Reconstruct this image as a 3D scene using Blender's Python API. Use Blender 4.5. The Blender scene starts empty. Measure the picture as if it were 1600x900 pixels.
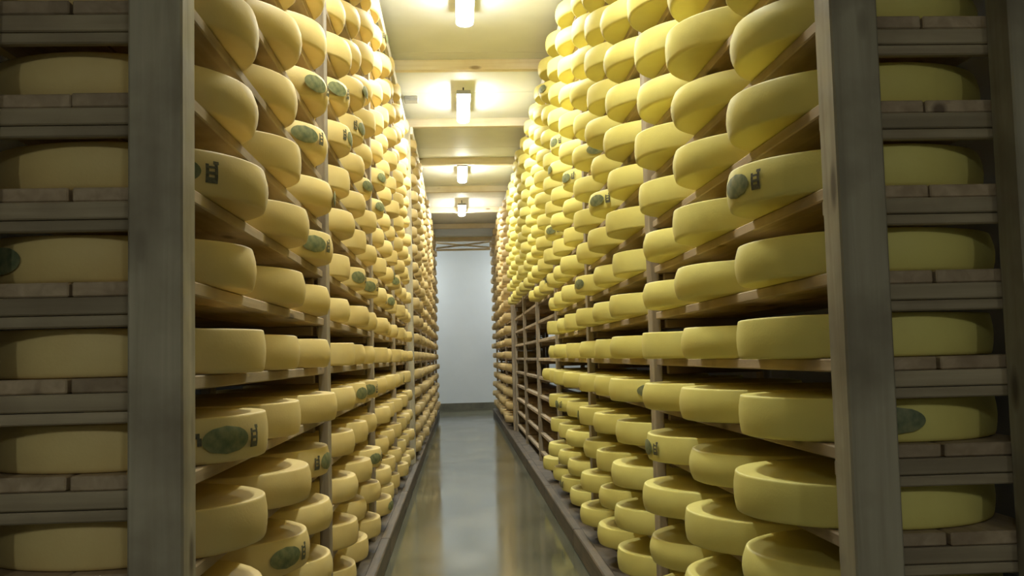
import bpy, bmesh, math, random
from mathutils import Vector, Matrix

random.seed(11)
scene = bpy.context.scene
C = scene.collection

# ------------------------------------------------------------------ camera
F_PX = 1550.0
VPX, VPY = 718.0, 559.0            # vanishing point of the aisle in the 1600x900 frame
ROLL = math.radians(1.2)
CAM_H = 1.15
wy = Vector((VPX - 800.0, -(VPY - 450.0), -F_PX)).normalized()      # world +Y seen in camera axes
up2 = Vector((-math.sin(ROLL), math.cos(ROLL), 0.0))
wz = (up2 - wy * up2.dot(wy)).normalized()                          # world +Z in camera axes
wx = wy.cross(wz).normalized()
ROT = Matrix((wx, wy, wz))         # rows: world axes in camera axes -> camera-to-world
cam_d = bpy.data.cameras.new('camera')
cam_d.sensor_width = 36.0
cam_d.lens = 36.0 * F_PX / 1600.0
cam_d.clip_start = 0.05
cam = bpy.data.objects.new('camera', cam_d)
C.objects.link(cam)
cam.matrix_world = Matrix.Translation((0, 0, CAM_H)) @ ROT.to_4x4()
scene.camera = cam

def project(p):
    v = ROT.transposed() @ (Vector(p) - Vector((0, 0, CAM_H)))
    if v.z > -0.05:
        return None
    return 800 + F_PX * v.x / -v.z, 450 - F_PX * v.y / -v.z

# ------------------------------------------------------------------ world, exposure
world = bpy.data.worlds.new('world')
scene.world = world
world.use_nodes = True
world.node_tree.nodes['Background'].inputs[0].default_value = (0.02, 0.022, 0.025, 1)
world.node_tree.nodes['Background'].inputs[1].default_value = 0.2
vs = scene.view_settings
vs.view_transform = 'Standard'
vs.look = 'None'
vs.gamma = 1.0
vs.use_curve_mapping = False
vs.exposure = 0.0
scene.cycles.diffuse_bounces = 6
LAMP_STRENGTH = 124.0
LAMP_COLOR = (0.97, 1.0, 0.94, 1)

# ------------------------------------------------------------------ materials
def new_mat(name):
    m = bpy.data.materials.new(name)
    m.use_nodes = True
    nt = m.node_tree
    b = nt.nodes['Principled BSDF']
    return m, nt, b

def N(nt, t, **kw):
    n = nt.nodes.new(t)
    for k, v in kw.items():
        setattr(n, k, v)
    return n

def ramp(nt, stops):
    r = N(nt, 'ShaderNodeValToRGB')
    el = r.color_ramp.elements
    while len(el) < len(stops):
        el.new(0.5)
    for e, (p, c) in zip(el, stops):
        e.position = p
        e.color = (*c, 1)
    return r

def rand_coords(nt, scale):
    tc = N(nt, 'ShaderNodeTexCoord')
    oi = N(nt, 'ShaderNodeObjectInfo')
    mul = N(nt, 'ShaderNodeMath', operation='MULTIPLY')
    mul.inputs[1].default_value = 37.0
    nt.links.new(oi.outputs['Random'], mul.inputs[0])
    add = N(nt, 'ShaderNodeVectorMath', operation='ADD')
    nt.links.new(tc.outputs['Object'], add.inputs[0])
    nt.links.new(mul.outputs[0], add.inputs[1])
    mp = N(nt, 'ShaderNodeMapping')
    mp.inputs['Scale'].default_value = scale
    nt.links.new(add.outputs[0], mp.inputs[0])
    return add, mp, oi

def wood(name, axis, dark, light, stain, rough=0.75, stain_amt=0.6, knots=True):
    m, nt, b = new_mat(name)
    sc = [30.0, 30.0, 30.0]
    sc['xyz'.index(axis)] = 1.6
    base, mp, oi = rand_coords(nt, sc)
    g = N(nt, 'ShaderNodeTexNoise')
    g.inputs['Scale'].default_value = 1.0
    g.inputs['Detail'].default_value = 6
    g.inputs['Distortion'].default_value = 0.6
    nt.links.new(mp.outputs[0], g.inputs['Vector'])
    cr = ramp(nt, [(0.3, dark), (0.7, light)])
    nt.links.new(g.outputs['Fac'], cr.inputs[0])
    s = N(nt, 'ShaderNodeTexNoise')
    s.inputs['Scale'].default_value = 4.0
    s.inputs['Detail'].default_value = 5
    nt.links.new(base.outputs[0], s.inputs['Vector'])
    sr = ramp(nt, [(0.45, (0, 0, 0)), (0.75, (stain_amt,) * 3)])
    nt.links.new(s.outputs['Fac'], sr.inputs[0])
    mix = N(nt, 'ShaderNodeMix', data_type='RGBA')
    nt.links.new(sr.outputs[0], mix.inputs['Factor'])
    nt.links.new(cr.outputs[0], mix.inputs['A'])
    mix.inputs['B'].default_value = (*stain, 1)
    out = mix.outputs['Result']
    if knots:
        ksc = [9.0, 9.0, 9.0]
        ksc['xyz'.index(axis)] = 3.2
        km = N(nt, 'ShaderNodeMapping')
        km.inputs['Scale'].default_value = ksc
        nt.links.new(base.outputs[0], km.inputs[0])
        v = N(nt, 'ShaderNodeTexVoronoi')
        v.inputs['Scale'].default_value = 1.0
        nt.links.new(km.outputs[0], v.inputs['Vector'])
        kr = ramp(nt, [(0.09, (0.8,) * 3), (0.19, (0, 0, 0))])
        nt.links.new(v.outputs['Distance'], kr.inputs[0])
        km2 = N(nt, 'ShaderNodeMix', data_type='RGBA')
        nt.links.new(kr.outputs[0], km2.inputs['Factor'])
        nt.links.new(out, km2.inputs['A'])
        km2.inputs['B'].default_value = (stain[0] * 0.5, stain[1] * 0.45, stain[2] * 0.4, 1)
        out = km2.outputs['Result']
    hv = N(nt, 'ShaderNodeHueSaturation')
    mr = N(nt, 'ShaderNodeMapRange')
    mr.inputs['To Min'].default_value = 0.8
    mr.inputs['To Max'].default_value = 1.15
    nt.links.new(oi.outputs['Random'], mr.inputs['Value'])
    nt.links.new(mr.outputs[0], hv.inputs['Value'])
    nt.links.new(out, hv.inputs['Color'])
    nt.links.new(hv.outputs[0], b.inputs['Base Color'])
    b.inputs['Roughness'].default_value = rough
    bp = N(nt, 'ShaderNodeBump')
    bp.inputs['Strength'].default_value = 0.35
    bp.inputs['Distance'].default_value = 0.004
    nt.links.new(g.outputs['Fac'], bp.inputs['Height'])
    nt.links.new(bp.outputs[0], b.inputs['Normal'])
    return m

def cheese_mat(name, c_lo, c_hi, c_spot):
    m, nt, b = new_mat(name)
    base, mp, oi = rand_coords(nt, (1, 1, 1))
    geo = N(nt, 'ShaderNodeNewGeometry')
    ad = N(nt, 'ShaderNodeMath', operation='ADD')
    nt.links.new(oi.outputs['Random'], ad.inputs[0])
    nt.links.new(geo.outputs['Random Per Island'], ad.inputs[1])
    fr = N(nt, 'ShaderNodeMath', operation='FRACT')
    nt.links.new(ad.outputs[0], fr.inputs[0])
    cr = ramp(nt, [(0.0, c_lo), (1.0, c_hi)])
    nt.links.new(fr.outputs[0], cr.inputs[0])
    n1 = N(nt, 'ShaderNodeTexNoise')
    n1.inputs['Scale'].default_value = 9.0
    n1.inputs['Detail'].default_value = 4
    nt.links.new(mp.outputs[0], n1.inputs['Vector'])
    r1 = ramp(nt, [(0.42, (0, 0, 0)), (0.8, (0.5,) * 3)])
    nt.links.new(n1.outputs['Fac'], r1.inputs[0])
    mix = N(nt, 'ShaderNodeMix', data_type='RGBA')
    nt.links.new(r1.outputs[0], mix.inputs['Factor'])
    nt.links.new(cr.outputs[0], mix.inputs['A'])
    mix.inputs['B'].default_value = (*c_spot, 1)
    nt.links.new(mix.outputs['Result'], b.inputs['Base Color'])
    b.inputs['Roughness'].default_value = 0.55
    b.inputs['Specular IOR Level'].default_value = 0.3
    n2 = N(nt, 'ShaderNodeTexNoise')
    n2.inputs['Scale'].default_value = 160.0
    n2.inputs['Detail'].default_value = 3
    nt.links.new(mp.outputs[0], n2.inputs['Vector'])
    bp = N(nt, 'ShaderNodeBump')
    bp.inputs['Strength'].default_value = 0.12
    bp.inputs['Distance'].default_value = 0.003
    nt.links.new(n2.outputs['Fac'], bp.inputs['Height'])
    nt.links.new(bp.outputs[0], b.inputs['Normal'])
    return m

def surface(name, c1, c2, scale, rough, bump=0.1, detail=6, rough2=None, spec=0.5, stretch=(1, 1, 1)):
    m, nt, b = new_mat(name)
    tc = N(nt, 'ShaderNodeTexCoord')
    mp = N(nt, 'ShaderNodeMapping')
    mp.inputs['Scale'].default_value = stretch
    nt.links.new(tc.outputs['Object'], mp.inputs[0])
    n = N(nt, 'ShaderNodeTexNoise')
    n.inputs['Scale'].default_value = scale
    n.inputs['Detail'].default_value = detail
    nt.links.new(mp.outputs[0], n.inputs['Vector'])
    cr = ramp(nt, [(0.32, c1), (0.68, c2)])
    nt.links.new(n.outputs['Fac'], cr.inputs[0])
    nt.links.new(cr.outputs[0], b.inputs['Base Color'])
    b.inputs['Specular IOR Level'].default_value = spec
    if rough2 is None:
        b.inputs['Roughness'].default_value = rough
    else:
        mr = N(nt, 'ShaderNodeMapRange')
        mr.inputs['From Min'].default_value = 0.35
        mr.inputs['From Max'].default_value = 0.65
        mr.inputs['To Min'].default_value = rough
        mr.inputs['To Max'].default_value = rough2
        n3 = N(nt, 'ShaderNodeTexNoise')
        n3.inputs['Scale'].default_value = scale * 0.6
        nt.links.new(mp.outputs[0], n3.inputs['Vector'])
        nt.links.new(n3.outputs['Fac'], mr.inputs['Value'])
        nt.links.new(mr.outputs[0], b.inputs['Roughness'])
    if bump:
        bp = N(nt, 'ShaderNodeBump')
        bp.inputs['Strength'].default_value = bump
        bp.inputs['Distance'].default_value = 0.01
        nt.links.new(n.outputs['Fac'], bp.inputs['Height'])
        nt.links.new(bp.outputs[0], b.inputs['Normal'])
    return m

def plain(name, col, rough=0.5, metal=0.0):
    return surface(name, tuple(c * 0.9 for c in col), tuple(min(1, c * 1.08) for c in col), 25.0, rough, 0.03)

M_POST = wood('post_wood', 'z', (0.36, 0.315, 0.21), (0.53, 0.475, 0.33), (0.17, 0.13, 0.08), 0.7, 0.85)
M_PLANK = wood('plank_wood', 'y', (0.36, 0.27, 0.16), (0.54, 0.42, 0.27), (0.17, 0.11, 0.06), 0.7, 0.6)
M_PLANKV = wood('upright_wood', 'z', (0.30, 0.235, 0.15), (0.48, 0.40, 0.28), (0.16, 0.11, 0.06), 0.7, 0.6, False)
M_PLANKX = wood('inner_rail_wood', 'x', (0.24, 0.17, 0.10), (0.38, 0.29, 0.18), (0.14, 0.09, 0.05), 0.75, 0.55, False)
M_RAIL = wood('rail_wood', 'x', (0.31, 0.25, 0.15), (0.47, 0.39, 0.25), (0.17, 0.12, 0.07), 0.75, 0.55, False)
M_BEAM = wood('beam_wood', 'x', (0.76, 0.66, 0.47), (0.86, 0.78, 0.61), (0.55, 0.40, 0.22), 0.6, 0.35)
M_TOP = wood('top_rail_wood', 'y', (0.70, 0.64, 0.50), (0.84, 0.80, 0.68), (0.5, 0.4, 0.25), 0.6, 0.3, False)
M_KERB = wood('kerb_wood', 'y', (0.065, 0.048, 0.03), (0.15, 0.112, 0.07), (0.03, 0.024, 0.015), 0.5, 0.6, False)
M_CH_L = cheese_mat('cheese_rind_golden', (0.73, 0.565, 0.225), (0.83, 0.66, 0.285), (0.70, 0.50, 0.19))
M_CH_R = cheese_mat('cheese_rind_lemon', (0.74, 0.65, 0.185), (0.83, 0.75, 0.24), (0.72, 0.60, 0.16))
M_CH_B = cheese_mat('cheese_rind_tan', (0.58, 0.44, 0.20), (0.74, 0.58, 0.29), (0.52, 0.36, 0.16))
M_WALL = surface('wall_paint', (0.70, 0.76, 0.83), (0.74, 0.80, 0.87), 1.6, 0.55, 0.02)
M_SIDE = surface('side_wall_concrete', (0.20, 0.19, 0.17), (0.28, 0.27, 0.24), 2.0, 0.8, 0.1)
M_CEIL = surface('ceiling_panel', (0.75, 0.765, 0.73), (0.80, 0.815, 0.78), 3.0, 0.6, 0.03)
M_FLOOR = surface('wet_concrete', (0.085, 0.09, 0.06), (0.19, 0.185, 0.13), 2.2, 0.07, 0.04, 8, 0.17, 0.6, (1.0, 0.5, 1.0))
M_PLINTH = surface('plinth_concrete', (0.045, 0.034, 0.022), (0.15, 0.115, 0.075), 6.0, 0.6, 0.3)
M_WALLBASE = surface('wall_base_concrete', (0.10, 0.10, 0.075), (0.17, 0.165, 0.125), 5.0, 0.5, 0.2)
M_GREEN = surface('green_stamp', (0.11, 0.14, 0.065), (0.26, 0.265, 0.12), 45.0, 0.6, 0.0)
M_INK = surface('black_ink', (0.05, 0.05, 0.035), (0.16, 0.15, 0.09), 120.0, 0.6, 0.0)
M_GREY = plain('grey_plastic', (0.34, 0.34, 0.33), 0.5)
M_CORD = plain('dark_cord', (0.05, 0.05, 0.05), 0.5)
M_PIPE = plain('pale_conduit', (0.7, 0.7, 0.66), 0.4)

def lamp_mat():
    m, nt, b = new_mat('lamp_diffuser')
    b.inputs['Base Color'].default_value = (0.9, 0.9, 0.88, 1)
    b.inputs['Emission Color'].default_value = LAMP_COLOR
    b.inputs['Emission Strength'].default_value = LAMP_STRENGTH
    return m
M_LAMP = lamp_mat()

# ------------------------------------------------------------------ mesh helpers
def bm_box(bm, x0, x1, y0, y1, z0, z1, bevel=0.0):
    r = bmesh.ops.create_cube(bm, size=1.0)
    vs_ = r['verts']
    for v in vs_:
        v.co = Vector((x0 + (v.co.x + .5) * (x1 - x0), y0 + (v.co.y + .5) * (y1 - y0), z0 + (v.co.z + .5) * (z1 - z0)))
    if bevel > 0:
        es = list({e for v in vs_ for e in v.link_edges})
        bmesh.ops.bevel(bm, geom=es, offset=bevel, segments=1, affect='EDGES', profile=0.5)

def to_mesh(bm, name, mat, smooth=False):
    me = bpy.data.meshes.new(name)
    bmesh.ops.recalc_face_normals(bm, faces=bm.faces)
    bm.to_mesh(me)
    bm.free()
    me.materials.append(mat)
    if smooth:
        for p in me.polygons:
            p.use_smooth = True
    return me

def box_mesh(name, sx, sy, sz, mat, bevel=0.003):
    """box centred in x and y, base at z = 0"""
    bm = bmesh.new()
    bm_box(bm, -sx / 2, sx / 2, -sy / 2, sy / 2, 0, sz, bevel)
    return to_mesh(bm, name, mat)

def link(name, data, loc=(0, 0, 0), parent=None, rz=0.0, rot=None):
    o = bpy.data.objects.new(name, data)
    C.objects.link(o)
    if parent is not None:
        o.parent = parent
    o.location = loc
    o.rotation_euler = rot if rot else (0, 0, rz)
    return o

def copy_obj(src, loc, parent=None, rz=0.0):
    o = src.copy()
    C.objects.link(o)
    o.parent = parent
    o.location = loc
    o.rotation_euler = (0, 0, rz)
    return o

def tag(o, label=None, cat=None, group=None, kind=None):
    if label: o['label'] = label
    if cat: o['category'] = cat
    if group: o['group'] = group
    if kind: o['kind'] = kind
    return o

# ------------------------------------------------------------------ layout (metres; camera stands at x = y = 0)
PITCH = 0.185
Z0 = CAM_H - 0.022                 # top of the shelf at eye level (k = 0)
KS = list(range(-5, 13))           # shelves below / above eye level
D_END = 21.7                      # end wall
BEAM_Z = CAM_H + 2.35
CEIL_Z = BEAM_Z + 0.085
BAY = 2.0
POST_W, POST_D = 0.10, 0.09
WHEEL_R, WHEEL_H = 0.30, 0.096
PLINTH_Z = 0.115
X_WALL = 2.75
LAMP_X = 0.085

# ------------------------------------------------------------------ setting
def slab(name, x0, x1, y0, y1, z0, z1, mat, parent=None):
    bm = bmesh.new()
    bm_box(bm, x0, x1, y0, y1, z0, z1)
    o = link(name, to_mesh(bm, name, mat), parent=parent)
    if parent is None:
        tag(o, kind='structure')
    return o

Y_BACK = -8.4
floor = slab('floor', -X_WALL, X_WALL, Y_BACK, D_END, -0.1, 0.0, M_FLOOR)
tag(floor, 'wet grey concrete floor reflecting the end wall')
wall_back = slab('wall_back', -X_WALL, X_WALL, D_END, D_END + 0.15, -0.1, CEIL_Z + 0.1, M_WALL)
tag(wall_back, 'plain pale blue-grey wall closing the aisle')
tag(slab('wall_left', -X_WALL - 0.15, -X_WALL, Y_BACK, D_END + 0.15, -0.1, CEIL_Z + 0.1, M_SIDE), 'concrete wall behind the left racks')
tag(slab('wall_right', X_WALL, X_WALL + 0.15, Y_BACK, D_END + 0.15, -0.1, CEIL_Z + 0.1, M_SIDE), 'concrete wall behind the right racks')
tag(slab('wall_front', -X_WALL - .15, X_WALL + .15, Y_BACK - 0.15, Y_BACK, -0.1, CEIL_Z + 0.1, M_SIDE), 'concrete wall behind the viewer')
ceiling = slab('ceiling', -X_WALL, X_WALL, Y_BACK, D_END, CEIL_Z + 0.022, CEIL_Z + 0.1, M_CEIL)
tag(ceiling, 'cream panelled ceiling above the racks')
# ceiling sheets with narrow joints
SHEET = 1.2
y = 7.8 - 13 * SHEET
me_sheet = box_mesh('ceiling_panel', 2 * X_WALL - 0.01, SHEET - 0.008, 0.022, M_CEIL, 0.002)
while y < D_END - 0.3:
    if y > Y_BACK:
        link('ceiling_panel', me_sheet, (0, y + SHEET / 2, CEIL_Z), ceiling)
    y += SHEET
# wall base kerb
tag(slab('baseboard_back', -X_WALL, X_WALL, D_END - 0.10, D_END, 0.0, 0.17, M_WALLBASE), 'dark concrete kerb at the foot of the end wall')
# ceiling beams, one on every row of posts
me_beam = box_mesh('ceiling_beam', 2 * X_WALL, 0.075, CEIL_Z - BEAM_Z, M_BEAM, 0.003)
BEAM_ORD = ['first', 'second', 'third', 'fourth', 'fifth', 'sixth', 'seventh', 'eighth', 'ninth', 'tenth']
for n in range(10):
    b = link('trim_%d' % (n + 1), me_beam, (0, 1.97 + 0.045 + BAY * n, BEAM_Z))
    tag(b, 'pale timber ceiling beam across the aisle, %s from the end wall' % BEAM_ORD[9 - n], kind='structure')
# braced girder in front of the end wall
g = link('brace_girder', None, (0.12, 20.09, BEAM_Z - 0.2))
tag(g, 'thin crossed timber girder below the ceiling at the end wall', 'girder')
link('bottom_chord', box_mesh('bottom_chord', 1.10, 0.04, 0.04, M_BEAM), (0, 0, 0.02), g)
me_dg = box_mesh('diagonal_brace', 1.10, 0.022, 0.035, M_BEAM)
link('diagonal_brace', me_dg, (0, 0.012, 0.115), g, rot=(0, math.radians(6.0), 0))
link('diagonal_brace', me_dg, (0, -0.012, 0.115), g, rot=(0, math.radians(-6.0), 0))

# plinths carrying the racks, with timber kerbs along the aisle
def plinth(name, label, s, xin, y0):
    xo = xin + 0.76
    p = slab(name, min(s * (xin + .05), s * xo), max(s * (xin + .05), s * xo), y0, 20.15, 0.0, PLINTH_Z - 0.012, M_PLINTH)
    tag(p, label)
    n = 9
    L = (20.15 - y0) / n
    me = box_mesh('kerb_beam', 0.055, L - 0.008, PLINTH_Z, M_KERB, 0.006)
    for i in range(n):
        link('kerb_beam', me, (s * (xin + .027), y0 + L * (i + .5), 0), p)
plinth('trim_11', 'dark timber kerb and plinth under the left racks', -1, 0.425, 1.80)
plinth('trim_12', 'dark timber kerb and plinth under the right racks', 1, 0.655, 1.92)

# ------------------------------------------------------------------ lamps
def lamp_proto():
    L, Wd = 0.98, 0.118
    root = link('ceiling_lamp', None)
    bm = bmesh.new()
    bm_box(bm, -Wd / 2 - .004, Wd / 2 + .004, -L / 2, L / 2, 0.0, 0.032, 0.006)
    link('housing', to_mesh(bm, 'housing', M_GREY), parent=root)
    # rounded trough diffuser
    bm = bmesh.new()
    prof = []
    n = 8
    for i in range(n + 1):
        a = math.pi * i / n
        prof.append((-math.cos(a) * Wd / 2, -0.004 - math.sin(a) * 0.028))
    prof = [(-Wd / 2, 0.0)] + prof + [(Wd / 2, 0.0)]
    ys = (-L / 2 + .01, L / 2 - .01)
    rings = [[bm.verts.new((px, yy, pz)) for px, pz in prof] for yy in ys]
    for i in range(len(prof) - 1):
        bm.faces.new((rings[0][i], rings[0][i + 1], rings[1][i + 1], rings[1][i]))
    for r in rings:
        bm.faces.new(r)
    link('diffuser', to_mesh(bm, 'diffuser', M_LAMP), parent=root)
    mc = box_mesh('end_cap', Wd + 0.004, 0.012, 0.035, M_GREY, 0.003)
    link('end_cap', mc, (0, -L / 2, 0.0), root)
    link('end_cap', mc, (0, L / 2, 0.0), root)
    drop = CEIL_Z - (CAM_H + 2.33) - 0.03
    bm = bmesh.new()
    bmesh.ops.create_cone(bm, cap_ends=True, segments=8, radius1=.006, radius2=.006, depth=drop)
    md = to_mesh(bm, 'hanger', M_CORD)
    for yy in (-0.32, 0.32):
        link('hanger', md, (0, yy, 0.03 + drop / 2), root)
    return root

LAMP_Y = [6.3, 9.15, 12.5, 15.6, 20.95, -3.5, -3.9, 3.4, 20.95]
LAMP_XS = [LAMP_X] * 4 + [-1.55, -1.5, 1.75, LAMP_X, 1.85]
LAMP_LABEL = ['nearest glowing tube lamp, cut by the top of the photo',
              'second glowing tube lamp from the viewer, beside the grey ceiling box',
              'third glowing tube lamp from the viewer hanging over the aisle',
              'farthest glowing tube lamp, nearest the end wall',
              'tube lamp by the end wall hidden behind the left racks',
              'added fill lamp, unseen behind the viewer on the left',  # added out of view as fill light for the rack ends
              'added fill lamp, unseen behind the viewer on the right',  # second added fill, evens out the near wheels on both sides
              'tube lamp above the mouth of the aisle, over the first cheeses',
              'added fill lamp for the end wall, hidden behind the right racks']  # added out of view to brighten the end wall
lp = lamp_proto()
for i, yy in enumerate(LAMP_Y):
    if i == 0:
        o = lp
    else:
        o = lp.copy()
        C.objects.link(o)
        for ch in list(lp.children):
            c = copy_obj(ch, ch.location, o)
    o.location = (LAMP_XS[i], yy, CAM_H + 2.33)
    tag(o, LAMP_LABEL[i], 'lamp', 'tube lamps over the aisle')

# ------------------------------------------------------------------ racks
POST_H = BEAM_Z - PLINTH_Z + 0.012
me_post = box_mesh('post', POST_W, POST_D, POST_H, M_POST, 0.004)
me_upright = box_mesh('upright', 0.036, POST_D, POST_H, M_PLANKV, 0.003)
SH_W = 0.46
PLANK_L = BAY - POST_D - 0.006
me_planks = [box_mesh('shelf_plank', SH_W / 2 - 0.006, PLANK_L - d, 0.028, M_PLANK, 0.003) for d in (0.0, 0.012)]
me_rail = box_mesh('shelf_rail', 0.45, 0.035, 0.034, M_RAIL, 0.003)
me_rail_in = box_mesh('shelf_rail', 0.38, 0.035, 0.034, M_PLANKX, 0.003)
me_batten = box_mesh('rail_batten', 0.46, 0.022, 0.022, M_RAIL, 0.003)

def rack(name, label, s, a, y0, bays, first_wide=True):
    """s: side (-1 left, 1 right); a: distance of the posts' aisle face from x = 0"""
    root = link(name, None, (s * (a + RACK_HALF), y0, PLINTH_Z - 0.012))
    tag(root, label, 'rack')
    zb = PLINTH_Z - 0.012
    for n in range(bays + 1):
        wide = n == 0 and first_wide
        for sg in (-1, 1):
            if wide:
                link('post', me_post, (s * sg * (RACK_HALF - POST_W / 2), n * BAY + POST_D / 2, 0), root)
            else:
                link('upright', me_upright, (s * sg * (RACK_HALF - 0.018), n * BAY + POST_D / 2, 0), root)
    for n in range(bays):
        yc = n * BAY + POST_D + (BAY - POST_D) / 2
        for k in KS:
            z = Z0 + k * PITCH - zb
            for j, off in enumerate((-SH_W / 4, SH_W / 4)):
                link('shelf_plank', me_planks[random.randint(0, 1)],
                     (s * off + random.uniform(-.003, .003), yc + random.uniform(-.001, .001), z - 0.028), root)
            for side in (0, 1):
                yy = n * BAY + POST_D + 0.0185 if side == 0 else (n + 1) * BAY - 0.0185
                first = n == 0 and side == 0
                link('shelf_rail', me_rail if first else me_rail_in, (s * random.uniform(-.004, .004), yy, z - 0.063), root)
    for k in KS:
        z = Z0 + k * PITCH - zb
        link('rail_batten', me_batten, (0, POST_D + 0.012, z - 0.087), root)
    bm = bmesh.new()
    bm_box(bm, -0.014, 0.014, 0, bays * BAY + POST_D, 0, 0.075, 0.003)
    link('top_rail', to_mesh(bm, 'top_rail', M_TOP), (s * -(RACK_HALF + 0.015), 0, BEAM_Z - zb - 0.076), root)
    return root

RACK_HALF = 0.24
A_L, A_L2, A_R, A_R2 = 0.506, 0.455, 0.78, 0.745
C_L, C_L2, C_R, C_R2 = 0.748, 0.70, 0.977, 0.955       # wheel centres
Y_L, Y_L2, Y_R, Y_R2 = 1.85, 9.97, 1.97, 14.08
rack('cheese_rack', 'near timber rack on the left side with golden cheese wheels', -1, A_L, Y_L, 4)
rack('cheese_rack', 'far timber rack on the left side beyond the tall pale post', -1, A_L2, Y_L2, 5)
rack('cheese_rack', 'near timber rack on the right side with some empty lower shelves', 1, A_R, Y_R, 6)
rack('cheese_rack', 'far timber rack on the right side with tan cheese wheels', 1, A_R2, Y_R2, 3, False)

# ------------------------------------------------------------------ cheese wheels
def wheel_profile(var):
    R, H = WHEEL_R, WHEEL_H
    bul = (0.010, 0.014, 0.006)[var]
    shrink = (0.0, 0.006, 0.003)[var]
    r = R - shrink - bul
    e = (0.0045, 0.006, 0.004)[var]         # rim radius
    c = 0.29 * e
    def side(z):
        t = (z - H / 2) / (H / 2)
        return r + bul * (1 - t * t)
    rb, rt = side(2 * e), side(H - e)
    return [(0.0, 0.0), (rb - 2.6 * e, 0.0), (rb - 2 * e, 0.0), (rb - 2 * c, 2 * c), (rb, 2 * e), (side(2.8 * e), 2.8 * e),
            (side(H * .3), H * .3), (side(H * .5), H * .5), (side(H * .7), H * .7), (side(H - 1.7 * e), H - 1.7 * e),
            (rt, H - e), (rt - c, H - c), (rt - e, H), (rt - 1.8 * e, H), (r * .6, H - 0.0015), (0.0, H - 0.002)]

def wheel_geo(var, seg, lite=False):
    prof = wheel_profile(var)
    if lite:
        prof = [prof[i] for i in (2, 4, 7, 10, 12)]
        prof = [(0.0, 0.0)] + prof + [(0.0, WHEEL_H)]
    verts, faces = [], []
    rnd = random.Random(var)
    ph = [rnd.uniform(0, 6.28) for _ in range(3)]
    rings = []
    for r, z in prof:
        if r == 0.0:
            rings.append([len(verts)])
            verts.append((0, 0, z))
        else:
            ring = []
            for i in range(seg):
                a = 2 * math.pi * i / seg
                w = 1 + 0.004 * math.sin(2 * a + ph[0]) + 0.003 * math.sin(3 * a + ph[1])
                zz = z + (0.0015 * math.sin(2 * a + ph[2]) if z > 0.05 else 0.0)
                ring.append(len(verts))
                verts.append((r * w * math.cos(a), r * w * math.sin(a), zz))
            rings.append(ring)
    for A, B in zip(rings[:-1], rings[1:]):
        for i in range(seg):
            j = (i + 1) % seg
            if len(A) == 1:
                faces.append((A[0], B[j], B[i]))
            elif len(B) == 1:
                faces.append((A[i], A[j], B[0]))
            else:
                faces.append((A[i], A[j], B[j], B[i]))
    return verts, faces

def mesh_from(name, verts, faces, mat):
    me = bpy.data.meshes.new(name)
    me.from_pydata(verts, [], faces)
    me.materials.append(mat)
    me.polygons.foreach_set('use_smooth', [True] * len(faces))
    me.update()
    return me

def smooth_by_angle(me, ang=0.9):
    # keep the flat faces flat and the rounded rim soft
    me.set_sharp_from_angle(angle=ang)

WHEEL_MESH = {}
for key, mat in (('L', M_CH_L), ('R', M_CH_R)):
    for v in range(3):
        vs_, fs_ = wheel_geo(v, 56)
        me = mesh_from('round_cheese', vs_, fs_, mat)
        WHEEL_MESH[key, v] = me

# curved stamps that lie on the bulging heel (centre at angle 0)
def heel_r(z):
    t = (z - WHEEL_H / 2) / (WHEEL_H / 2)
    return WHEEL_R + 0.0025 - 0.010 * t * t

def stamp_oval(wd, ht):
    bm = bmesh.new()
    R = WHEEL_R
    rows = []
    nu, nv = 14, 12
    for iv in range(nv + 1):
        v = -1 + 2 * iv / nv
        half = math.sqrt(max(0.0, 1 - v * v)) * wd / 2 + 0.002
        row = []
        for iu in range(nu + 1):
            u = (-1 + 2 * iu / nu) * half
            z = WHEEL_H * .5 + v * ht / 2
            a = u / R
            row.append(bm.verts.new((heel_r(z) * math.cos(a), heel_r(z) * math.sin(a), z)))
        rows.append(row)
    for A, B in zip(rows[:-1], rows[1:]):
        for i in range(nu):
            bm.faces.new((A[i], A[i + 1], B[i + 1], B[i]))
    return to_mesh(bm, 'oval_stamp', M_GREEN, True)

def stamp_patch(name, cells, mat):
    """cells: (u0, u1, z0, z1) in metres around the heel"""
    bm = bmesh.new()
    for u0, u1, z0, z1 in cells:
        q = []
        for iv in range(3):
            z = z0 + (z1 - z0) * iv / 2
            q.append([bm.verts.new((heel_r(z) * math.cos(u / WHEEL_R) , heel_r(z) * math.sin(u / WHEEL_R), z)) for u in (u0, (u0 + u1) / 2, u1)])
        for A, B in zip(q[:-1], q[1:]):
            for i in range(2):
                bm.faces.new((A[i], A[i + 1], B[i + 1], B[i]))
    return to_mesh(bm, name, mat, True)

ME_OVAL = stamp_oval(0.125, 0.058)
ME_MARK = stamp_patch('date_mark', [(-.015, .015, .026, .038), (-.015, -.007, .038, .066), (.007, .015, .038, .070), (-.007, .007, .044, .050), (-.007, .007, .057, .062), (.004, .018, .066, .073)], M_INK)
ME_TICK = stamp_patch('ink_tick', [(-.004, .006, .040, .056), (-.010, .002, .055, .066)], M_INK)

NUM = ['', 'one', 'two', 'three', 'four', 'five', 'six', 'seven', 'eight', 'nine', 'ten', 'eleven', 'twelve']
ORD = ['first', 'second', 'third', 'fourth', 'fifth', 'sixth', 'seventh', 'eighth', 'ninth', 'tenth', 'eleventh', 'twelfth',
       'thirteenth', 'fourteenth', 'fifteenth', 'sixteenth', 'seventeenth', 'eighteenth']

def level(k):
    if k == 0:
        return 'eye-level shelf'
    w = 'shelf' if abs(k) == 1 else 'shelves'
    return '%s %s %s eye level' % (NUM[abs(k)], w, 'above' if k > 0 else 'below')

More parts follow.
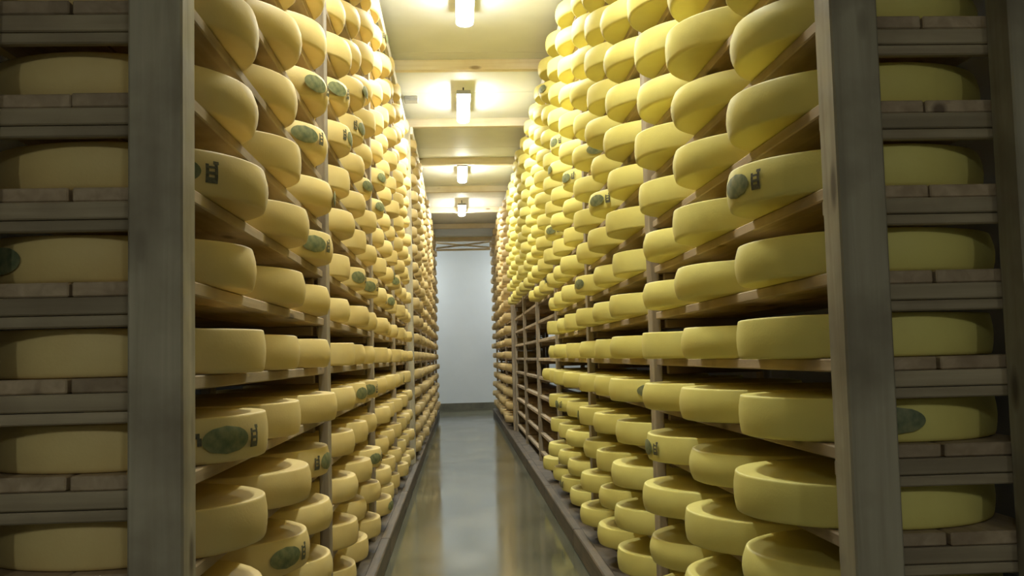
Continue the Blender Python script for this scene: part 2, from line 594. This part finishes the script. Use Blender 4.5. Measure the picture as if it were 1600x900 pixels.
# stamps seen in the photograph: (side, column, k) -> direction of the stamp centre as image-like angle offset, 0 = straight to the aisle,
# positive = turned towards the viewer
STAMPS = {
    ('L', 0, -1): 0.58, ('L', 0, 2): 1.02, ('L', 2, 5): 0.45, ('L', 2, 4): 0.62, ('L', 2, 2): 0.52, ('L', 3, 6): 0.50, ('L', 4, 7): 0.1,
    ('L', 4, 6): 0.15, ('L', 3, 5): 0.05, ('L', 2, 3): -0.15, ('L', 4, 2): 0.4, ('L', 5, 2): 0.5, ('L', 2, -2): 0.12, ('L', 5, -3): 0.4,
    ('L', 1, -3): 0.5, ('L', 4, -1): 0.3, ('L', 5, -1): 0.5, ('L', 6, 6): 0.3, ('L', 6, 5): 0.35,
    ('R', 0, 2): 0.12, ('R', 2, -2): 0.0, ('R', 3, -1): 1.0, ('R', 5, 6): 0.9, ('R', 7, 8): 0.3, ('R', 6, 6): 0.3, ('R', 8, 5): 0.5,
    ('R', 0, -1): 1.40, ('L', 0, 1): 2.1,
}
NO_MARK = {('L', 0, 1), ('R', 0, -1)}
MARK_LEFT = {('L', 4, 6), ('L', 3, 5), ('L', 2, -2)}

wheels = []    # (key, side sign, column, k, location, a)
def fill(key, s, a, y0, bays, col0, skip=lambda col, k: False):
    for n in range(bays):
        for i in range(3):
            col = col0 + n * 3 + i
            for k in KS:
                if skip(col, k):
                    continue
                yc = y0 + n * BAY + POST_D + (BAY - POST_D) / 2 + (i - 1) * 0.626 + random.uniform(-.008, .008)
                xc = s * (a + random.uniform(-.018, .014))
                wheels.append((key, s, col, k, (xc, yc, Z0 + k * PITCH + 0.0008)))

fill('L', -1, C_L, Y_L, 4, 0)
fill('BL', -1, C_L2, Y_L2, 5, 12)
def skip_right(col, k):
    if col < 9:
        return False
    if col == 9 and k in (-1, -5):
        return False
    return k < (3 if col < 12 else 4)
fill('R', 1, C_R, Y_R, 6, 0, skip_right)
fill('BR', 1, C_R2, Y_R2, 3, 18)

# the 300 wheels that show largest stand as single things, the rest is joined
def seen(w):
    key, s, col, k, loc = w
    best = None
    for dx in (-s * WHEEL_R, 0.0):
        for dy in (-WHEEL_R * (dx == 0), ):
            for dz in (0.0, WHEEL_H):
                p = project((loc[0] + dx, loc[1] + dy, loc[2] + dz))
                if p and -10 < p[0] < 1610 and -4 < p[1] < 904:
                    best = p
    return best is not None

cand = sorted([w for w in wheels if w[0] in ('L', 'R') and seen(w)], key=lambda w: w[4][1])
single = set(id(w) for w in cand[:300])
rs = random.Random(5)
protos = {}
for w in wheels:
    key, s, col, k, loc = w
    if id(w) not in single:
        continue
    v = rs.randint(0, 2)
    rz = rs.uniform(0, 6.28)
    side = 'left' if s < 0 else 'right'
    st = STAMPS.get((key, col, k))
    rand_st = rs.random()
    if st is None and col > 3 and rand_st < 0.09:
        st = rs.uniform(-0.2, 0.6)
    if (key, v) not in protos:
        o = protos[key, v] = link('round_cheese', WHEEL_MESH[key, v], loc, None, rz)
    else:
        o = copy_obj(protos[key, v], loc, None, rz)
    tone = 'golden' if key == 'L' else 'lemon-yellow'
    pos = 'first' if col == 0 else ORD[col]
    kind = 'stamped %s cheese' % tone if st is not None else '%s cheese wheel' % tone
    label = '%s, %s rack, %s, %s from front post' % (kind, side, level(k), pos)
    tag(o, label, 'cheese', 'golden wheels on the left rack' if key == 'L' else 'lemon-yellow wheels on the right rack')
    if st is not None:
        # world direction from the wheel centre: to the aisle, turned towards the viewer by st
        base = 0.0 if s < 0 else math.pi
        ang = base - st if s < 0 else base + st
        loc_a = ang - rz
        link('oval_stamp', ME_OVAL, (0, 0, 0), o, loc_a)
        flip = -1 if (key, col, k) in MARK_LEFT or ((key, col, k) not in STAMPS and rand_st < 0.03) else 1
        if (key, col, k) not in NO_MARK:
            link('date_mark', ME_MARK, (0, 0, 0), o, loc_a + flip * 0.30)
        if (key, col, k) == ('L', 0, -1):
            link('ink_tick', ME_TICK, (0, 0, 0), o, loc_a - 0.235)

def joined(name, label, group_keys, mat, cat, group):
    V, F_ = [], []
    geos = [wheel_geo(v, 30, True) for v in range(3)]
    for w in wheels:
        if id(w) in single or w[0] not in group_keys:
            continue
        v = rs.randint(0, 2)
        gv, gf = geos[v]
        a = rs.uniform(0, 6.28)
        ca, sa = math.cos(a), math.sin(a)
        o0 = len(V)
        x, yv, z = w[4]
        V.extend((x + p[0] * ca - p[1] * sa, yv + p[0] * sa + p[1] * ca, z + p[2]) for p in gv)
        F_.extend(tuple(i + o0 for i in f) for f in gf)
    o = link(name, mesh_from(name, V, F_, mat))
    tag(o, label, cat, group, 'stuff')

joined('distant_golden_cheese_wheels', 'small golden cheese wheels far along the near left rack', ('L',), M_CH_L, 'cheese', 'golden wheels on the left rack')
joined('distant_lemon_cheese_wheels', 'small lemon-yellow cheese wheels above the empty shelves on the right', ('R',), M_CH_R, 'cheese', 'lemon-yellow wheels on the right rack')
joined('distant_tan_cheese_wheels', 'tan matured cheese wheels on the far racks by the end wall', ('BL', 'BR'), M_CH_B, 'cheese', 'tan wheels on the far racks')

# ------------------------------------------------------------------ small fittings
jb = link('junction_box', None, (-0.40, 9.15, CEIL_Z))
tag(jb, 'small grey junction box on the ceiling beside the left rack', 'junction box')
link('box_body', box_mesh('box_body', 0.13, 0.13, 0.035, M_GREY, 0.006), (0, 0, -0.036), jb)
link('box_lid', box_mesh('box_lid', 0.12, 0.12, 0.008, M_GREY, 0.003), (0, 0, -0.044), jb)
